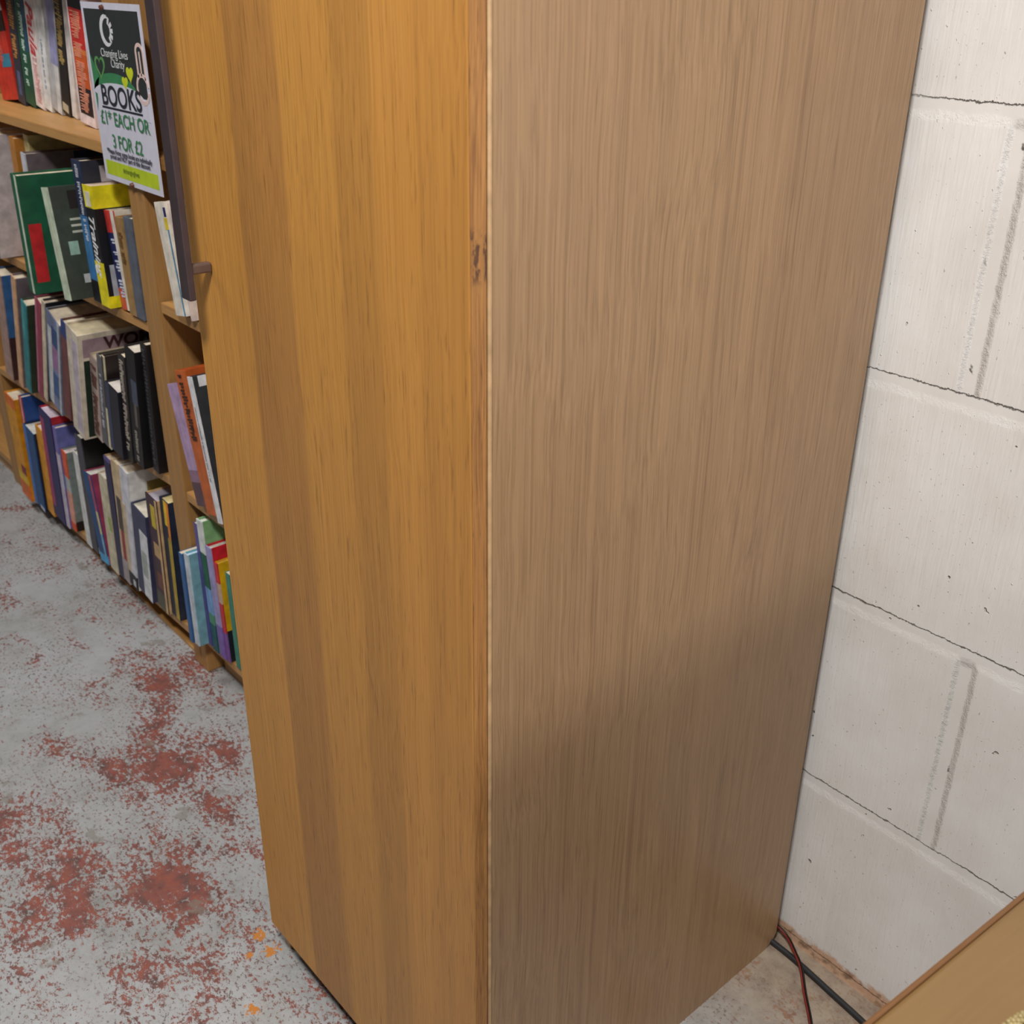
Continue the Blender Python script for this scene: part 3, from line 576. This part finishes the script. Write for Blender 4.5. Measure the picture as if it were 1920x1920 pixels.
# logo: a C made of a thick crescent and rays
bm = bmesh.new()
def qd(pts): poly(bm, pts, 2, 0)
o_, i_ = arc(.40, .855, .105, .085, 70, 300, 20), arc(.425, .855, .085, .065, 70, 300, 20)
for q in range(20): qd([o_[q], o_[q+1], i_[q+1], i_[q]])
for a_ in (62, 30, 0, -30, -58):
    c_, s_ = math.cos(math.radians(a_)), math.sin(math.radians(a_)); ax = .42; ay = .855
    r0, r1, w = .045, .095, .012
    qd([(ax+c_*r0+s_*w, ay+s_*r0*.8-c_*w), (ax+c_*r1+s_*w, ay+s_*r1*.8-c_*w), (ax+c_*r1-s_*w, ay+s_*r1*.8+c_*w), (ax+c_*r0-s_*w, ay+s_*r0*.8+c_*w)])
link('logo', bm, flat((222, 222, 224), .3, .02), sg)
def sign_text(name, body, size, u, v, colr, xs=1.0, bold=0.0):
    b = text_mesh(body, size, 0, bold, 0.0001, xs, 'CENTER')
    x_, z_ = P2(u, v)
    bmesh.ops.transform(b, matrix=Matrix.Translation((x_, -0.0022, z_)) @ Matrix(((1,0,0,0),(0,0,-1,0),(0,1,0,0),(0,0,0,1))), verts=b.verts)
    return link(name, b, flat(colr, .4, .02), sg)
sign_text('lettering', 'Changing Lives', 0.019, .49, .715, (214, 216, 216), 1.0)
sign_text('lettering', 'Charity', 0.019, .53, .662, (214, 216, 216), 1.0)
sign_text('lettering', 'BOOKS', 0.046, .50, .448, (40, 44, 48), 1.12, .0008)
bm = bmesh.new(); poly(bm, [(.14, .425), (.84, .425), (.84, .437), (.14, .437)], 5, 0); link('underline', bm, flat((40, 44, 48)), sg)
sign_text('lettering', '£1* EACH OR', 0.032, .50, .335, (60, 128, 80), 1.08, .0003)
sign_text('lettering', '3 FOR £2', 0.032, .50, .205, (60, 128, 80), 1.02, .0003)
sign_text('lettering', '*Please Note: some books are individually', 0.0115, .50, .165, (60, 60, 72), .98, .0002)
sign_text('lettering', 'priced and NOT part of this discount', 0.0115, .50, .135, (60, 60, 72), .98, .0002)
sign_text('lettering', '#changinglives', 0.012, .50, .070, (96, 116, 40), 1.0)
for u, v in ((.40, .975), (.50, .012)):
    bm = bmesh.new(); bmesh.ops.create_cone(bm, cap_ends=True, segments=14, radius1=0.0045, radius2=0.003, depth=0.005)
    x_, z_ = P2(u, v)
    bmesh.ops.transform(bm, matrix=Matrix.Translation((x_, -0.0045, z_)) @ Matrix.Rotation(math.pi/2, 4, 'X'), verts=bm.verts)
    link('pin', bm, flat((104, 62, 44), .3), sg, smooth=False)

# ------------------------------------------------------------------ cables by the wall
bm = bmesh.new(); tube(bm, [(-0.74, -0.03, .0065), (-0.635, -0.028, .0065), (-0.584, -0.030, .0065), (-0.52, -0.037, .0065), (-0.467, -0.043, .0065), (-0.40, -0.052, .0065), (-0.30, -0.06, .0065)], 0.0045, 12)
o = link('power_cable', bm, M_rubber, None, smooth=True); o['label'] = 'thick black cable lying on the floor along the foot of the block wall'; o['category'] = 'cable'
tw = empty('twin_wire', (-0.62, -0.01, 0), 0, 'thin red and black wire pair curling from behind the cupboard across the floor', 'wire')
pts = [(-0.70, -0.012, .010), (-0.648, -0.007, .020), (-0.620, -0.010, .0165), (-0.595, -0.024, .0155), (-0.572, -0.040, .0145), (-0.545, -0.066, .006), (-0.508, -0.102, .0028), (-0.462, -0.158, .0026), (-0.41, -0.23, .0026)]
for nm, off, colr in (('black_strand', 0.0, (26, 18, 18)), ('red_strand', -0.0034, (112, 38, 30))):
    bm = bmesh.new(); tube(bm, [(x+off*0.8+0.62, y+off*0.55+0.01, z) for x, y, z in pts], 0.0017, 8); link(nm, bm, flat(colr, .4), tw, smooth=True)

# ------------------------------------------------------------------ desk at lower right
dk = empty('desk', (-0.205, -0.64, 0), -0.075, 'light brown laminate-topped desk in the lower right corner', 'desk')
# local: x to the right, y towards the wall
bm = bmesh.new(); bx(bm, 0.004, 1.20, -0.10, 0.62, 0.722, 0.750, 0, 0.003); link('desk_top', bm, M_desk, dk)
bm = bmesh.new(); bx(bm, 0.0, 0.0042, -0.10, 0.62, 0.7225, 0.7494, 0, 0.0015); link('edge_band', bm, M_deskedge, dk)
for x_, y_ in ((0.06, -0.06), (0.06, 0.56), (1.12, -0.06), (1.12, 0.56)):
    bm = bmesh.new(); bx(bm, x_, x_+0.04, y_, y_+0.04, 0, 0.722, 0, 0.003); link('leg', bm, M_bronze, dk)
bm = bmesh.new(); bx(bm, 0.10, 1.12, 0.565, 0.583, 0.45, 0.722); link('modesty_panel', bm, M_desk, dk)
# beaded metallic cord on it
cd = empty('beaded_cord', (-0.142, -0.56, 0.750), 0, 'silver beaded cord with a wire loop lying on the desk corner', 'cord')
bm = bmesh.new(); path = [Vector((0.000, -0.040, .004)), Vector((0.0, -0.012, .004)), Vector((0.003, 0.002, .004)), Vector((0.012, 0.008, .004))]
n = 34
for i in range(n):
    t = i/(n-1)*(len(path)-1); a = int(min(t, len(path)-2)); q = path[a].lerp(path[a+1], t-a)
    ph = i*1.25
    for s in (0, math.pi):
        off = Vector((math.cos(ph+s)*0.0022, 0, math.sin(ph+s)*0.0016))
        bmesh.ops.create_icosphere(bm, subdivisions=1, radius=0.0019, matrix=Matrix.Translation(q+off))
link('beads', bm, flat((150, 134, 92), .25), cd, smooth=True)
bm = bmesh.new(); tube(bm, [(0.008, 0.006, .004), (0.000, 0.016, .005), (0.004, 0.030, .005), (0.016, 0.030, .005), (0.020, 0.018, .004)], 0.0006, 6)
link('wire_loop', bm, flat((70, 60, 44), .3), cd, smooth=True)
